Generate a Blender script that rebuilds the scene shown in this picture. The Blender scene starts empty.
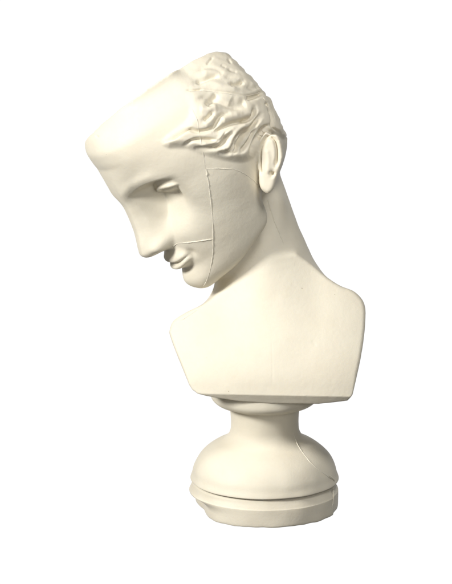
import bpy, math, random
import numpy as np
from mathutils import Vector
random.seed(4); rng = np.random.default_rng(7)
F32 = np.float32
PX = 0.001                      # metres per working unit
EL = math.radians(15.0)         # the camera looks down by this much
CU, CV, DIST = 226.0, 292.0, 6000.0
FINE = 2                         # subdivision rounds of the sculpted surface

# ------------------------------------------------------------------ helpers
def smin(a, b, k):
    h = np.clip(0.5 + 0.5*(b-a)/k, 0, 1)
    return b + (a-b)*h - k*h*(1-h)
def smax(a, b, k): return -smin(-a, -b, k)
def sstep(a, b, x):
    t = np.clip((x-a)/(b-a), 0, 1); return t*t*(3-2*t)
def table(pts, s=2.5):
    pts = sorted(pts); xs = np.arange(-160, 160.5, 0.5)
    ys = np.interp(xs, [p[0] for p in pts], [p[1] for p in pts])
    n = int(s*2*3); k = np.exp(-0.5*(np.arange(-n, n+1)/(s*2))**2); k /= k.sum()
    yp = np.convolve(np.pad(ys, n, mode='edge'), k, mode='valid')
    return lambda x: np.interp(x, xs, yp).astype(F32)
def seg_d(u, v, pts, closed=False):
    """distance to polyline and the running parameter 0..1"""
    n = len(pts); best = np.full(u.shape, 1e9, F32); par = np.zeros(u.shape, F32)
    m = n if closed else n-1
    for i in range(m):
        ax, ay = pts[i][:2]; bx, by = pts[(i+1) % n][:2]
        dx, dy = bx-ax, by-ay
        h = np.clip(((u-ax)*dx+(v-ay)*dy)/(dx*dx+dy*dy+1e-9), 0, 1)
        d = np.hypot(u-ax-h*dx, v-ay-h*dy)
        c = d < best; best = np.where(c, d, best); par = np.where(c, (i+h)/m, par)
    return best, par
def poly_sd(u, v, pts):
    d, _ = seg_d(u, v, pts, True); ins = np.zeros(u.shape, bool); n = len(pts)
    for i in range(n):
        ax, ay = pts[i]; bx, by = pts[(i+1) % n]
        if ay == by: continue
        c = ((ay > v) != (by > v)) & (u < (bx-ax)*(v-ay)/(by-ay)+ax)
        ins ^= c
    return np.where(ins, -d, d)
def curve(pts, n=6):
    """Catmull-Rom through points"""
    P = [np.array(p, float) for p in pts]; P = [2*P[0]-P[1]]+P+[2*P[-1]-P[-2]]; out = []
    for i in range(1, len(P)-2):
        for k in range(n):
            t = k/n
            out.append(tuple(0.5*((2*P[i])+(-P[i-1]+P[i+1])*t+(2*P[i-1]-5*P[i]+4*P[i+1]-P[i+2])*t*t+(-P[i-1]+3*P[i]-3*P[i+1]+P[i+2])*t**3)))
    out.append(tuple(P[-2])); return out
# lattice value noise
_lat = rng.random((32, 32, 32)).astype(F32)*2-1
def noise(x, y, z, s):
    x, y, z = x/s+100.3, y/s+100.7, z/s+100.1
    xi, yi, zi = np.floor(x).astype(int), np.floor(y).astype(int), np.floor(z).astype(int)
    fx, fy, fz = x-xi, y-yi, z-zi
    fx, fy, fz = fx*fx*(3-2*fx), fy*fy*(3-2*fy), fz*fz*(3-2*fz)
    r = 0
    for a in (0, 1):
        for b in (0, 1):
            for c in (0, 1):
                r = r + _lat[(xi+a) % 32, (yi+b) % 32, (zi+c) % 32]*(fx if a else 1-fx)*(fy if b else 1-fy)*(fz if c else 1-fz)
    return r

# ------------------------------------------------------------------ head frame (forward, left, top)
S = 1.02; OU, OV = 222.0, 165.0
def head_rot(yaw, pitch, roll):
    cy, sy, cp, sp, cr, sr = math.cos(yaw), math.sin(yaw), math.cos(pitch), math.sin(pitch), math.cos(roll), math.sin(roll)
    B = np.array([[0, 1, 0], [-1, 0, 0], [0, 0, 1]], float); P = np.array([[cp, 0, sp], [0, 1, 0], [-sp, 0, cp]])
    Y = np.array([[cy, -sy, 0], [sy, cy, 0], [0, 0, 1]]); R = np.array([[cr, 0, sr], [0, 1, 0], [-sr, 0, cr]])
    return R@Y@B@P
M = head_rot(math.radians(-66), math.radians(42), math.radians(6))
def to_head(u, y, z):
    a, b, c = (u-OU)/S, y/S, (z+OV)/S
    return tuple((M[0, i]*a+M[1, i]*b+M[2, i]*c).astype(F32) for i in range(3))
def to_view(f, l, t):
    p = [M[i, 0]*f+M[i, 1]*l+M[i, 2]*t for i in range(3)]
    return p[0]*S+OU, p[1]*S, p[2]*S-OV

P0 = table([(115, 72), (100, 95), (88, 105), (75, 106), (62, 104), (48, 101), (38, 98), (28, 94), (15, 92), (0, 91), (-20, 92), (-32, 93), (-44, 93), (-57, 91), (-70, 93), (-79, 89), (-86, 78), (-96, 50)], 3)
W0 = table([(110, 52), (90, 66), (70, 71), (50, 72), (30, 70), (10, 70), (-5, 68), (-25, 64), (-45, 58), (-62, 52), (-78, 43), (-90, 29), (-100, 16)], 4)
NH = table([(70, 0), (52, 6), (40, 10), (28, 13.5), (15, 17.5), (0, 22), (-12, 25.5), (-20, 27.5), (-25, 24), (-28, 14), (-30, 5), (-32, 1), (-34, 0)], 1.2)
NA = table([(50, 9), (30, 5), (10, 4), (-10, 4.5), (-25, 4)], 3)
NB = table([(60, 42), (45, 29), (30, 20), (15, 19), (0, 20.5), (-12, 23.5), (-20, 23.5), (-28, 17)], 3)
LIP = table([(-27, 0), (-31, 1.5), (-34, 4), (-37, 8), (-40, 9.5), (-42.3, 8), (-43.8, 3), (-45.3, 7), (-48, 10), (-51, 9.5), (-54, 4), (-57, 0.3), (-60, 0)], 0.8)

WARP = [(203, 283, 0, 4, 9), (148, 252, -1, 3, 9), (90, 138, -4, 0, 14), (173, 263, 3.5, 1.5, 8)]   # (u_target, v_target, du, dv, sigma)
def warp(u, z):
    if not WARP: return u, z
    du = np.zeros_like(u); dv = np.zeros_like(u)
    for (a, b, x, y, s) in WARP:
        g = np.exp(-((u-a)**2+(-z-b)**2)/(2*s*s)); du += g*x; dv += g*y
    return u-du, z+dv

def head_sdf(u, y, z):
    u, z = warp(u, z)
    f, l, t = to_head(u, y, z); al = np.abs(l)
    # displacement field along the face direction
    w = W0(t); p = P0(t)
    D = np.zeros_like(f)
    nb = NB(t); na = NA(t)
    x = np.clip((al-na)/(nb-na), 0, 1); D += NH(t)*(1-x*x*(3-2*x))*(1-0.04*np.clip(al/6, 0, 1)**2)
    # eye socket, deeper towards the nose
    bt = 39+7.0*np.sin(np.clip((al-12)/42, 0, 1)*2.4)
    sock = 20.0*sstep(0.0, 8.5, bt-2-t)*sstep(-26, 19, t+0.16*(al-30))*sstep(12, 18, al)*sstep(62, 38, al)*(1-0.30*sstep(30, 52, al))
    D -= sock
    # brow ridge
    D += 2.5*np.exp(-((t-bt-2)/6.0)**2)*sstep(60, 44, al)*sstep(4, 22, al)
    # cheek, lips, chin
    D += 1.5*np.exp(-((al-40)/20.0)**2-((t+6)/18.0)**2)
    q = np.clip(al/25.0, 0, 1); tt = -43.6+(t+44.6-1.2*q*q)/(1-0.55*q*q)
    D += LIP(tt)*np.sqrt(np.clip(1-q**2.2, 0, 1))
    D -= 2.5*np.exp(-((al-27)/4.0)**2-((t+43)/5.0)**2)
    D -= 1.0*np.exp(-(al/2.5)**2-((t+33)/3.5)**2)
    D += 5.0*np.exp(-(al/17.0)**2-((t+72)/11.0)**2)
    D -= 2.5*np.exp(-(al/18.0)**2-((t+57)/4.0)**2)
    f2 = f-D*sstep(20, 60, f)
    fe = np.maximum(f2-5, 0)
    n = 2.25
    g = ((al/w)**n+(fe/np.maximum(p-5, 5))**n)**(1/n)
    d = (g-1)*np.minimum(w, 62)*0.95
    # jaw underside and rear
    jl = -91+np.clip(88-f, -30, 120)*0.36-3*np.exp(-((f-55)/20.0)**2)
    d = smax(d, (jl-t)*0.88, 9)
    d = smax(d, (3-f), 14)
    # cranium
    cx, cz = f-2+sock*sstep(20, 60, f)+3.0*sstep(45, 20, t)*sstep(20, 60, f), t-38
    r = np.sqrt((cx/88)**2+(l/76)**2+(cz/88)**2)
    dc = (r-1)*r/np.maximum(np.sqrt((cx/88**2)**2+(l/76**2)**2+(cz/88**2)**2), 1e-4)
    d = smin(d, dc, 14)
    # eyeballs and lids
    ex, ey, ez = f-65.5, al-29.5, t-32.0
    re = np.sqrt((ex/.95)**2+(ey/1.6)**2+(ez/.92)**2)
    ball = re-13.0
    cut = ez+3.2-0.34*ey+0.016*ey*ey
    lid = smax(re-13.6, -cut, 1.0)
    rim = np.sqrt((re-14.3)**2+(cut*0.8)**2)-1.5
    low = smax(re-13.2, cut+4.2, 1.5)
    d = smin(smin(d, low, 3.0), smin(smin(ball, lid, 1.2), rim, 1.8), 2.0)
    # nostril wing
    a = np.sqrt(((f-100)/10)**2+((al-12.5)/4.5)**2+((t+20.5)/6.0)**2)
    d = smin(d, (a-1)*4.5, 6)
    a = np.sqrt(((f-106)/7)**2+((al-8)/2.8)**2+((t+28)/3.6)**2)
    d = smax(d, -(a-1)*2.8, 1.5)
    return d*S

HAIR = curve([(176, 60), (187, 78), (189, 94), (193, 112), (189, 126), (166, 145), (188, 147), (205, 153), (228, 159), (247, 159), (256, 148), (262, 132), (276, 134)], 3)+[(296, 138), (340, 138), (340, 0), (165, 0), (170, 50)]
def hair_mask(u, y, z, soft=3.0):
    f, l, t = to_head(u, y, z)
    uu, yy, zz = to_view(f, np.abs(l), t)
    sd = poly_sd(uu, -zz, HAIR)
    return sstep(soft, -soft, sd)

EAR = curve([(258.8, 178), (256.8, 166), (255.8, 152), (257.8, 141), (263.8, 134), (272.8, 135), (278.8, 143), (280.8, 156), (279.8, 168), (275.8, 180), (272.8, 190), (267.8, 194.5), (261.8, 191), (259.3, 185), (258.8, 178)], 3)[:-1]
def ear_sdf(u, y, z, mirror=False):
    v = -z
    d2 = poly_sd(u, v, EAR)
    yc = -63-0.14*(u-262)+(v-165)*0.10      # plane of the ear, swinging back from the cheek
    dz = np.abs(y-yc-6)-11.0
    return smax(d2, dz, 5)

TORSO = curve([(169, 332), (173.5, 321), (187, 312), (203, 304.5), (219, 295), (236, 287)], 4)+curve([(296, 258), (313, 266), (328, 278), (341, 286), (355, 292), (364.5, 304), (365, 325), (360, 360), (352, 394)], 4)+[(347, 400.5), (318, 403), (270, 402), (238, 399.5), (208, 394.5), (198, 392), (192.5, 388.5)]+curve([(189.3, 384), (181.5, 366), (173, 344), (169, 332)], 4)[:-1]
def torso_sdf(u, y, z):
    v = -z
    k = 0.27*sstep(345, 385, v)
    vv = v+(y+34)*k
    d2 = poly_sd(u, vv, TORSO)
    x = (u-268)/100.0
    front = -45+15*np.abs(x)**3+40*sstep(385, 258, v)+(-2.0)*np.exp(-((u-268)/30)**2-((v-350)/30)**2)
    front = front+np.clip(v-394.5-0.02*(u-268), 0, 20)*0.9
    df = (front-y)*0.93
    db = y-44
    return smax(smax(d2, df, 4.0-2.4*sstep(368, 395, v)), db, 8)

def cone_sdf(u, y, z, a, b, ra, rb):
    ax = [b[i]-a[i] for i in range(3)]; L2 = sum(c*c for c in ax)
    px, py, pz = u-a[0], y-a[1], z-a[2]
    h = np.clip((px*ax[0]+py*ax[1]+pz*ax[2])/L2, 0, 1)
    return np.sqrt((px-h*ax[0])**2+(py-h*ax[1])**2+(pz-h*ax[2])**2)-(ra+(rb-ra)*h)

CUTP = [((84, -142.5), (107, -122.0), 0.03), ((107, -122.0), (173, -75.0), 0.03), ((173, -75.0), (203, -57), 0.03), ((203, -57), (211, -53.8), 0.0), ((211, -53.8), (226, -53), 0.0), ((224, -52.5), (246, -73.5), 0.0), ((246, -73.5), (270, -101), 0.0), ((270, -101), (281, -126), 0.0)]
def cut_sdf(u, y, z):
    d = None
    for a, b, back in CUTP:
        dx, dz = b[0]-a[0], b[1]-a[1]; L = math.hypot(dx, dz); nx, nz = -dz/L, dx/L
        e = ((u-a[0])*nx+(z-a[1])*nz)+back*(y+70)
        d = e if d is None else smax(d, e, 2.0)
    return d

def body_sdf(u, y, z):
    d = head_sdf(u, y, z)
    d = d-(0.2+5.3*sstep(-85, -140, z))*hair_mask(u, y, z, 5.0)
    d = smax(d, cut_sdf(u, y, z)+(0.5+1.5*sstep(212, 232, u))*noise(u, y, z, 7.0), 1.0+2.0*sstep(212, 232, u))
    neck = smin(cone_sdf(u, y, z, (241, 32, -185), (262, 34, -262), 41, 47), cone_sdf(u, y, z, (262, 34, -262), (271, 26, -345), 47, 55), 6)
    d = smin(d, neck, 11)
    # the strap muscle from behind the ear to the breastbone
    d = smin(d, cone_sdf(u, y, z, (268, 8, -205), (258, -8, -335), 14, 10), 12)
    d = smin(d, torso_sdf(u, y, z), 20)
    d = smin(d, ear_sdf(u, y, z), 2.5)
    return d

def chunked(fn, P, n=60000):
    out = np.empty(len(P), F32)
    for i in range(0, len(P), n):
        q = P[i:i+n]; out[i:i+n] = fn(q[:, 0], q[:, 1], q[:, 2])
    return out

# ------------------------------------------------------------------ surface nets
def surface_nets(fn, lo, hi, h):
    ax = [np.arange(lo[i], hi[i]+h, h, dtype=F32) for i in range(3)]
    nx, ny, nz = map(len, ax)
    # coarse pass to skip empty cells
    G = np.empty((nx, ny, nz), F32)
    for i in range(nx):
        Y, Z = np.meshgrid(ax[1], ax[2], indexing='ij')
        G[i] = fn(np.full(Y.size, ax[0][i], F32), Y.ravel(), Z.ravel()).reshape(Y.shape)
    s = G < 0
    c = np.zeros((nx-1, ny-1, nz-1), np.int8)
    for a in (0, 1):
        for b in (0, 1):
            for e in (0, 1): c += s[a:nx-1+a, b:ny-1+b, e:nz-1+e]
    I = np.argwhere((c > 0) & (c < 8)); idx = -np.ones(c.shape, np.int64); idx[tuple(I.T)] = np.arange(len(I))
    acc = np.zeros((len(I), 3)); cnt = np.zeros(len(I))
    cor = [(a, b, e) for a in (0, 1) for b in (0, 1) for e in (0, 1)]
    for i, p in enumerate(cor):
        for q in cor[i+1:]:
            if sum(abs(p[k]-q[k]) for k in range(3)) != 1: continue
            g0 = G[I[:, 0]+p[0], I[:, 1]+p[1], I[:, 2]+p[2]]; g1 = G[I[:, 0]+q[0], I[:, 1]+q[1], I[:, 2]+q[2]]
            m = (g0 < 0) != (g1 < 0); t = np.where(m, g0/(g0-g1+1e-20), 0)
            pt = np.array(p)+(np.array(q)-np.array(p))*t[:, None]
            acc += pt*m[:, None]; cnt += m
    V = (I+acc/cnt[:, None])*h+np.array(lo)
    quads = []
    for d in range(3):
        o = [k for k in range(3) if k != d]
        sl0 = [slice(None)]*3; sl1 = [slice(None)]*3; sl0[d] = slice(0, -1); sl1[d] = slice(1, None)
        A = np.argwhere(s[tuple(sl0)] != s[tuple(sl1)])
        ok = (A[:, o[0]] > 0) & (A[:, o[1]] > 0) & (A[:, o[0]] < c.shape[o[0]]) & (A[:, o[1]] < c.shape[o[1]]); A = A[ok]
        ins = s[tuple(A.T)]
        def at(i, j):
            B = A.copy(); B[:, o[0]] -= i; B[:, o[1]] -= j; return idx[tuple(B.T)]
        q = np.stack([at(1, 1), at(0, 1), at(0, 0), at(1, 0)], 1)
        if d == 1: ins = ~ins
        q[~ins] = q[~ins][:, ::-1]
        quads.append(q)
    return V.astype(F32), np.concatenate(quads)

def subdiv(V, Q):
    n = len(V); E = np.stack([Q, np.roll(Q, -1, 1)], 2).reshape(-1, 2); E.sort(axis=1)
    key = E[:, 0]*np.int64(n)+E[:, 1]; uq, inv = np.unique(key, return_inverse=True)
    em = (V[uq//n]+V[uq % n])*0.5; fc = V[Q].mean(1)
    ne = len(uq); e = inv.reshape(-1, 4)+n; c = np.arange(len(Q))+n+ne
    nq = [np.stack([Q[:, i], e[:, i], c, e[:, (i+3) % 4]], 1) for i in range(4)]
    return np.concatenate([V, em, fc]).astype(F32), np.concatenate(nq)

def project(fn, V, it=1, h=0.35):
    for _ in range(it):
        f0 = chunked(fn, V); g = np.empty_like(V)
        for k in range(3):
            W = V.copy(); W[:, k] += h; g[:, k] = (chunked(fn, W)-f0)/h
        st = g*(f0/np.maximum((g*g).sum(1), 0.05))[:, None]
        L = np.linalg.norm(st, axis=1); st *= np.minimum(1, 1.5/np.maximum(L, 1e-6))[:, None]
        V = V-st
    return V.astype(F32)
def normals(V, Q):
    a = V[Q[:, 2]]-V[Q[:, 0]]; b = V[Q[:, 3]]-V[Q[:, 1]]; n = np.cross(a, b); N = np.zeros_like(V)
    for k in range(4):
        for j in range(3): N[:, j] += np.bincount(Q[:, k], n[:, j], len(V))
    return N/np.maximum(np.linalg.norm(N, axis=1), 1e-9)[:, None]
def smooth(V, Q, it):
    for _ in range(it):
        A = np.zeros_like(V); c = np.zeros(len(V))
        for k in range(4):
            for m in (1, 3):
                for j in range(3): A[:, j] += np.bincount(Q[:, k], V[Q[:, (k+m) % 4]][:, j], len(V))
                c += np.bincount(Q[:, k], None, len(V))
        V = (0.5*V+0.5*A/c[:, None]).astype(F32)
    return V

# ------------------------------------------------------------------ chisel strokes, (points, width, depth)
STROKES = [
 ([(218, 97), (213, 102), (207, 109)], 3.2, 4.1),
 ([(213, 115), (209, 120), (204, 123)], 2.0, 4.1),
 ([(228, 116), (221, 118.5), (217, 124.5), (214, 130), (207, 133), (198, 134), (189, 132), (180, 136.5), (173, 141), (165, 145)], 1.9, 4.6),
 ([(251, 118), (243, 122.5), (234, 125), (227, 128), (220.5, 132), (214, 134)], 2.2, 5.1),
 ([(186, 147), (195, 142.5), (206, 142), (217, 143)], 1.7, 4.1),
 ([(231, 136.5), (226, 140.5), (222, 146.5), (215, 150), (207, 151), (197, 151)], 2.2, 5.7),
 ([(249, 131), (242, 134), (236.5, 140.5), (235, 147), (232.5, 151), (228.5, 155), (221, 155)], 2.0, 5.7),
 ([(246, 134), (239.5, 143), (237, 151), (233, 156)], 1.6, 4.4),
 ([(254.6, 109), (254, 116.5), (250, 121), (242, 124)], 2.0, 5.4),
 ([(260.5, 116), (256, 123), (250, 131), (244, 138), (240, 146), (238, 153)], 1.9, 5.4),
 ([(255, 130), (251, 139), (246, 147), (241, 154)], 2.0, 5.7),
 ([(270, 126.5), (263, 131), (258, 138), (254, 146), (251, 155)], 2.0, 5.7),
 ([(275, 136), (268.5, 136), (263, 143), (259.5, 152), (258, 163)], 2.2, 4.8),
 ([(247, 100), (255, 98), (263, 93)], 2.4, 4.8),
 ([(230, 103), (238, 106), (246, 104)], 4.5, 3.2),
 ([(243, 83), (238, 86.5), (230, 86.5)], 2.2, 4.4),
 ([(220, 78), (211, 80), (204, 83.5), (196, 85)], 2.6, 3.8),
 ([(213, 59), (210, 63), (207, 67)], 1.2, 1.2), ([(228, 60), (231, 65)], 1.2, 1.2), ([(228, 71), (232, 73), (237, 74)], 1.6, 1.2), ([(221, 67), (226, 70)], 1.6, 0.7),
 ([(198, 102), (206, 100), (214, 103), (222, 106), (232, 110), (243, 111)], 2.4, 2.0), ([(196, 74), (206, 70), (216, 72), (226, 78), (236, 80)], 2.6, 1.6),
 ([(247, 88), (252, 90), (259, 88)], 2.2, 1.5), ([(240, 150), (245, 143), (249, 135), (255, 127), (262, 119)], 1.3, 2.2), ([(207, 147), (214, 146.5), (221, 141), (226, 134), (233, 129)], 1.2, 1.5),
 ([(266, 104), (268, 107)], 1.6, 3.2),
 ([(268, 108), (272, 118), (273, 128), (279, 134)], 1.6, 3.2),
 # ear hollows
 ([(268, 139), (274, 141), (277, 150), (277, 160), (275, 168)], 1.9, 5.4),
 ([(272, 173), (271.5, 177)], 2.2, 6.3),
 ([(259, 158), (259.5, 168), (260, 175)], 1.5, 4.8),
 ([(91, 132), (94, 134)], 1.0, 1.6), ([(97, 137), (100, 139)], 0.9, 0.8), ([(271.5, 340), (272, 360), (272, 388)], 0.7, 0.14), ([(206, 357), (212, 361)], 1.2, 0.35), ([(312, 340), (315, 346)], 1.6, 0.15),
 # lifted edges of the casting joins
 ([(187, 94), (200, 92.5), (215, 93.5), (230, 95.5), (246, 97.5), (262, 93.5)], 1.0, 1.0),
 ([(187, 92.5), (195, 92.8), (203, 92)], 0.8, 1.6),
]
RIDGES = [
 ([(222, 123), (226, 121), (232, 119), (240, 117)], 3.5, 2.0), ([(228, 145), (233, 139), (240, 131), (248, 126)], 3.0, 2.1),
 ([(200, 147), (210, 146.5), (218, 144), (224, 137), (232, 131)], 2.4, 2.1), ([(222, 151), (228, 149), (231, 143)], 2.4, 2.0),
 ([(205, 128), (210, 124), (214, 118)], 3.0, 1.8), ([(200, 112), (208, 112), (218, 110)], 4.0, 2.1),
 ([(243, 150), (247, 142), (252, 133), (260, 124)], 2.2, 1.8), ([(266, 135), (273, 136), (279, 142), (281, 154), (279, 167)], 1.6, 1.8),
 ([(200, 88), (212, 86), (226, 90), (240, 91)], 4.0, 2.0), ([(202, 76), (214, 72), (228, 78)], 4.0, 1.6),
 ([(266, 150), (268, 162), (267, 176)], 2.5, 1.3),
]
def chisel(V, N):
    u, v = V[:, 0], -V[:, 2]; D = np.zeros(len(V), F32)
    front = (V[:, 1] < -5) & (N[:, 1] < 0.15)
    for L, sg in ((STROKES, -1), (RIDGES, 1)):
        for pts, w, dep in L:
            c = curve(pts, 5); xs = [p[0] for p in c]; ys = [p[1] for p in c]; m = 3.2*w
            sel = np.nonzero(front & (u > min(xs)-m) & (u < max(xs)+m) & (v > min(ys)-m) & (v < max(ys)+m))[0]
            if not len(sel): continue
            d, t = seg_d(u[sel], v[sel], c)
            tap = np.clip(np.minimum(t, 1-t)*5+0.25, 0, 1)
            D[sel] += sg*dep*tap*np.exp(-(d/w)**2)
    # unseen hair behind the head keeps a rolling wave
    return D

lo, hi = (60, -130, -412), (385, 125, -40)
H0 = 2.6
V, Q = surface_nets(body_sdf, lo, hi, H0)
V = project(body_sdf, V, 2)
for _ in range(FINE):
    V, Q = subdiv(V, Q); V = project(body_sdf, V, 1)
V = smooth(V, Q, 2)
N = normals(V, Q)
if N[np.argmin(V[:, 1]), 1] > 0: Q = Q[:, ::-1].copy(); N = -N
D = chisel(V, N)
hm = chunked(lambda a, b, c: hair_mask(a, b, c, 2.0), V)
back = sstep(10, 45, V[:, 1])*hm*(V[:, 2] > -175)
D += back*2.2*np.sin((V[:, 2]*0.9+6*noise(V[:, 0], V[:, 1], V[:, 2], 28.0))*0.45)
D += hm*0.25*noise(V[:, 0], V[:, 1], V[:, 2], 5.0)
D += 0.09*noise(V[:, 0], V[:, 1], V[:, 2], 11.0)+0.05*noise(V[:, 0], V[:, 1], V[:, 2], 3.5)
V = (V+N*D[:, None]).astype(F32)
V = smooth(V, Q, 1)

# ------------------------------------------------------------------ to world
ce, se = math.cos(EL), math.sin(EL)
BASEV = 509.0                    # image row of the foot of the socle's axis
def world(V):
    V = np.asarray(V, float); u, y, z = V[:, 0]-266.0, V[:, 1], V[:, 2]+BASEV
    return np.stack([u, y*ce+z*se, -y*se+z*ce], 1)*PX
def wpt(u, y, z): return Vector(world([[u, y, z]])[0])
col = bpy.context.scene.collection
def mesh_obj(name, W, Q, mat, parent):
    me = bpy.data.meshes.new(name); W = np.asarray(W, F32); Q = np.asarray(Q, np.int32)
    me.vertices.add(len(W)); me.vertices.foreach_set('co', W.ravel())
    me.loops.add(Q.size); me.loops.foreach_set('vertex_index', Q.ravel())
    me.polygons.add(len(Q)); me.polygons.foreach_set('loop_start', np.arange(0, Q.size, Q.shape[1], dtype=np.int32))
    me.polygons.foreach_set('use_smooth', np.ones(len(Q), bool))
    me.update(); me.validate()
    o = bpy.data.objects.new(name, me); col.objects.link(o); me.materials.append(mat)
    if parent: o.parent = parent
    return o
def take(V, Q, m):
    q = Q[m]; u, inv = np.unique(q, return_inverse=True); return V[u], inv.reshape(q.shape)

# ------------------------------------------------------------------ plaster
def plaster(name, seed, tint=(0.82, 0.77, 0.64)):
    m = bpy.data.materials.new(name); m.use_nodes = True; nt = m.node_tree; nd = nt.nodes; lk = nt.links
    b = nd['Principled BSDF']; tc = nd.new('ShaderNodeTexCoord')
    def nz(scale, det, rough=0.5):
        n = nd.new('ShaderNodeTexNoise'); n.inputs['Scale'].default_value = scale; n.inputs['Detail'].default_value = det
        n.inputs['Roughness'].default_value = rough; lk.new(tc.outputs['Object'], n.inputs['Vector']); return n
    def ramp(src, a, b_, c0, c1):
        r = nd.new('ShaderNodeValToRGB'); r.color_ramp.elements[0].position = a; r.color_ramp.elements[1].position = b_
        r.color_ramp.elements[0].color = (*c0, 1); r.color_ramp.elements[1].color = (*c1, 1); lk.new(src, r.inputs[0]); return r
    def mix(fac, a, b_):
        x = nd.new('ShaderNodeMix'); x.data_type = 'RGBA'
        if hasattr(fac, 'links'): lk.new(fac, x.inputs[0])
        else: x.inputs[0].default_value = fac
        for s, k in ((a, 6), (b_, 7)):
            if hasattr(s, 'links'): lk.new(s, x.inputs[k])
            else: x.inputs[k].default_value = (*s, 1)
        return x.outputs[2]
    big = ramp(nz(9+seed, 4, .55).outputs['Fac'], .40, .66, (0, 0, 0), (1, 1, 1))
    c = mix(big.outputs[0], tint, (tint[0]*.965, tint[1]*.95, tint[2]*.94))
    mid = ramp(nz(45, 5, .6).outputs['Fac'], .50, .75, (0, 0, 0), (.35, .35, .35))
    c = mix(mid.outputs[0], c, (tint[0]*.93, tint[1]*.90, tint[2]*.86))
    v = nd.new('ShaderNodeTexVoronoi'); v.inputs['Scale'].default_value = 60; lk.new(tc.outputs['Object'], v.inputs['Vector'])
    sp = ramp(v.outputs['Distance'], .018, .045, (1, 1, 1), (0, 0, 0))
    gate = ramp(nz(31, 1).outputs['Fac'], 
        .52, .56, (0, 0, 0), (.8, .8, .8))
    mm = nd.new('ShaderNodeMath'); mm.operation = 'MULTIPLY'; lk.new(sp.outputs[0], mm.inputs[0]); lk.new(gate.outputs[0], mm.inputs[1])
    c = mix(mm.outputs[0], c, (.42, .34, .24))
    lk.new(c, b.inputs['Base Color'])
    b.inputs['Roughness'].default_value = .55; b.inputs['Specular IOR Level'].default_value = .3
    b.inputs['Subsurface Weight'].default_value = .12; b.inputs['Subsurface Radius'].default_value = (1, .8, .5); b.inputs['Subsurface Scale'].default_value = .004
    bp = nd.new('ShaderNodeBump'); bp.inputs['Strength'].default_value = .16; bp.inputs['Distance'].default_value = .001
    lk.new(nz(420, 4, .6).outputs['Fac'], bp.inputs['Height']); lk.new(bp.outputs[0], b.inputs['Normal'])
    return m
PL = plaster('aged_cream_plaster', 0); PS = plaster('aged_cream_plaster_socle', 3)

root = bpy.data.objects.new('plaster_bust', None); col.objects.link(root)
root['label'] = 'cream plaster bust with cut off crown and downturned head on a round turned foot'
root['category'] = 'sculpture'
Wv = world(V)
fm = hm[Q].mean(1) > 0.5
figure = mesh_obj('figure', *take(Wv, Q, ~fm), PL, root)
figure['label'] = 'smooth face, ear, neck and square cut shoulders of the bust'
hair = mesh_obj('hair', *take(Wv, Q, fm), PL, figure)
hair['label'] = 'wavy carved locks swept back above the ear'

# ------------------------------------------------------------------ socle, turned
PROF_TOP = [(0, 125), (50, 125), (53.5, 124.3), (54.5, 121), (54.2, 115.5), (52.2, 112), (48, 109), (42, 107.2), (36.6, 106)]
PROF_STEM = [(36.6, 106), (35.6, 104), (34.7, 100), (34.1, 94), (33.9, 87), (34.6, 80), (37.5, 74), (43, 69.5), (50, 66), (57, 61.3), (63.2, 55.6), (68, 49), (71.4, 42), (73, 35.5), (74.6, 30.5), (74.2, 29.2), (72, 28.4)]
PROF_RING = [(69, 28.5), (71, 27.4), (72.6, 26), (73.6, 23), (75.1, 19.4), (75.7, 18.3), (76.0, 17), (76.0, 8), (75.9, 2.5), (75.6, 0.8), (75, 0), (73, 0), (70, 0), (40, 0), (0, 0)]
AXU, AXY = 265.0, 46.0
ROLL = math.radians(0.0)
def socle_pt(r, z, a, part):
    x, y = r*math.sin(a), -r*math.cos(a)
    if part == 'ring' and r > 5:
        # broken foot at the left, worn step where the mould joined at the right
        k = math.exp(-((a+math.radians(76))/math.radians(26))**2)* max(0, min(1, (17-z)/6))
        x *= 1-0.17*k; y *= 1-0.12*k
        if a > math.radians(66): x *= 0.975; y *= 0.96
        e = noise(np.array([x]), np.array([y]), np.array([z]), 7.0)[0]
        z += 0.45*e*(1 if z < 3 else 0)
    e = noise(np.array([x]), np.array([y]), np.array([z]), 14.0)[0]; s = 1+0.007*e if r > 5 else 1
    x *= s; y *= s
    x, z = x*math.cos(ROLL)-(z-60)*math.sin(ROLL)*1.0, z+x*math.sin(ROLL)-10.7
    return ((AXU-266+x)*PX, (AXY+y)*PX, z*PX)
def lathe(name, prof, part, parent, n=256):
    pr = curve(prof, 4) if part != 'top' else curve(prof, 4)
    W = []; Q = []
    for (r, z) in pr:
        r = max(r, 0.3)
        for i in range(n):
            a = -math.pi+2*math.pi*i/n; W.append(socle_pt(r, z, a, part))
    for j in range(len(pr)-1):
        for i in range(n):
            i2 = (i+1) % n; Q.append((j*n+i, (j+1)*n+i, (j+1)*n+i2, j*n+i2))
    return mesh_obj(name, W, Q, PS, parent)
socle = lathe('socle', PROF_STEM, 'stem', root); socle['label'] = 'round turned plaster foot with flared waist'
lathe('top_disc', PROF_TOP, 'top', socle); lathe('base_ring', PROF_RING, 'ring', socle)

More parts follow.
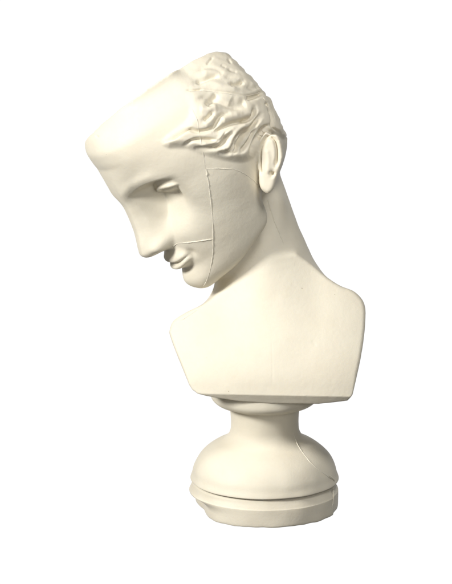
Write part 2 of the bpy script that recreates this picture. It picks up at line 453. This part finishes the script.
# ------------------------------------------------------------------ mould seams: thin raised flashing lines
cam_w = wpt(CU, -DIST, -CV)
bpy.context.view_layer.update()
dg = bpy.context.evaluated_depsgraph_get()
def hit(o, u, v, off=0.0):
    d = (wpt(u, 0, -v)-cam_w).normalized()
    ok, loc, nor, _ = o.ray_cast(cam_w, d)
    return (loc, nor) if ok else None
def seam(name, target, pts, r=0.55, step=1.2, jit=0.35, parent=None, lift=0.0):
    c = curve(pts, 8); P = [c[0]]; 
    for p in c[1:]:
        if math.hypot(p[0]-P[-1][0], p[1]-P[-1][1]) >= step: P.append(p)
    ring = []; k = 8
    hs = [h for h in (hit(target, p[0]+random.uniform(-jit, jit)*.5, p[1]+random.uniform(-jit, jit)*.5) for p in P) if h]
    for i, (loc, nor) in enumerate(hs):
        t = (hs[min(i+1, len(hs)-1)][0]-hs[max(i-1, 0)][0]).normalized()
        s = t.cross(nor).normalized(); nn = s.cross(t).normalized()
        if nn.dot(nor) < 0: nn = -nn
        rr = 0.8*r*PX*(0.85+0.45*math.sin(i*0.37+len(hs))*math.sin(i*0.13+1))*random.uniform(.6, 1.25)*(0.35 if i in (0, len(hs)-1) else 1)
        ring.append([loc+nn*(lift*PX)+(s*math.cos(2*math.pi*j/k)*1.1+nn*math.sin(2*math.pi*j/k))*rr for j in range(k)])
    W = [tuple(p) for rg in ring for p in rg]; Q = []
    for i in range(len(ring)-1):
        for j in range(k): Q.append((i*k+j, i*k+(j+1) % k, (i+1)*k+(j+1) % k, (i+1)*k+j))
    o = mesh_obj(name, W, Q, PL, parent or target); return o
SEAMS = [
 (figure, [(205, 168), (208, 180), (210, 195), (212, 212), (213, 232), (213, 250), (211, 266), (207, 280), (203, 287)], .75),
 (figure, [(172, 247), (178, 243.5), (188, 242.5), (200, 241), (213, 239)], .8),
 (figure, [(205, 169), (220, 168.5), (236, 170), (248, 176), (256, 183), (261, 188)], .5),
 (figure, [(206, 169), (207, 173), (207, 178)], .9),
 (figure, [(269, 199), (270, 206), (274, 220), (279, 232), (284, 245)], .8),
 (figure, [(268, 200), (270, 211)], 1.1),
 (figure, [(203, 152), (204, 160), (205, 168)], .6),
 (figure, [(182, 320), (190, 315), (197, 310)], .6),
 (hair, [(189, 94), (192, 108), (197, 120), (199, 133), (203, 150)], .6),
 (hair, [(187, 92.5), (200, 91), (215, 92), (230, 94), (246, 96), (262, 92)], .55),
 (hair, [(263, 97), (270, 108), (274, 120), (276, 130)], .6),
 (socle, [(293, 432), (297, 443), (303, 453), (312, 464), (323, 473), (332, 479)], .6),
]
if True:
    for tg, pts, r in SEAMS: seam('mould_seam', tg, pts, r, jit=.25)
    br = [o for o in bpy.data.objects if o.name.startswith('base_ring')][0]
    seam('mould_seam', socle, [(329, 476), (333, 479), (335, 482)], 1.2)
    s_ = seam('mould_seam', br, [(333, 483), (333.5, 492), (333.5, 500), (332, 508)], 1.0, parent=socle)

# ------------------------------------------------------------------ light and surroundings
w = bpy.data.worlds.new('World'); bpy.context.scene.world = w; w.use_nodes = True
nt = w.node_tree; nd = nt.nodes; lk = nt.links; bg = nd['Background']
tc = nd.new('ShaderNodeTexCoord'); vm = nd.new('ShaderNodeVectorMath'); vm.operation = 'DOT_PRODUCT'
vm.inputs[1].default_value = (0, math.cos(EL), -math.sin(EL)); lk.new(tc.outputs['Generated'], vm.inputs[0])
mr = nd.new('ShaderNodeMapRange'); mr.interpolation_type = 'SMOOTHSTEP'
mr.inputs[1].default_value = .70; mr.inputs[2].default_value = .84; mr.inputs[3].default_value = 0.07; mr.inputs[4].default_value = 1.05
lk.new(vm.outputs['Value'], mr.inputs[0]); bg.inputs[0].default_value = (1, 1, 1, 1); lk.new(mr.outputs[0], bg.inputs[1])

def area(name, loc, target, size, power, color):
    L = bpy.data.lights.new(name, 'AREA'); L.shape = 'DISK'; L.size = size; L.energy = power; L.color = color
    o = bpy.data.objects.new(name, L); col.objects.link(o); o.location = loc
    o.rotation_euler = (Vector(target)-Vector(loc)).to_track_quat('-Z', 'Y').to_euler(); return o
area('key_lamp', (-1.75, -1.12, 1.25), (0, 0, .3), .55, 58, (1, .975, .93))
area('fill_lamp', (.5, -2.2, .9), (0, 0, .25), 1.0, 12, (1, .98, .95))
area('top_lamp', (.35, -.75, 1.7), (0, 0, .35), .5, 12, (1, .98, .94))

cam = bpy.data.cameras.new('camera'); co = bpy.data.objects.new('camera', cam); col.objects.link(co)
co.location = cam_w; co.rotation_euler = (math.radians(90)-EL, 0, 0)
cam.sensor_fit = 'VERTICAL'; cam.sensor_height = 24; cam.lens = 24/(584.0/DIST); cam.clip_end = 50; cam.clip_start = .05
sc = bpy.context.scene; sc.camera = co
sc.view_settings.view_transform = 'Standard'; sc.view_settings.look = 'None'; sc.view_settings.exposure = 0; sc.view_settings.gamma = 1
print('verts', len(V))
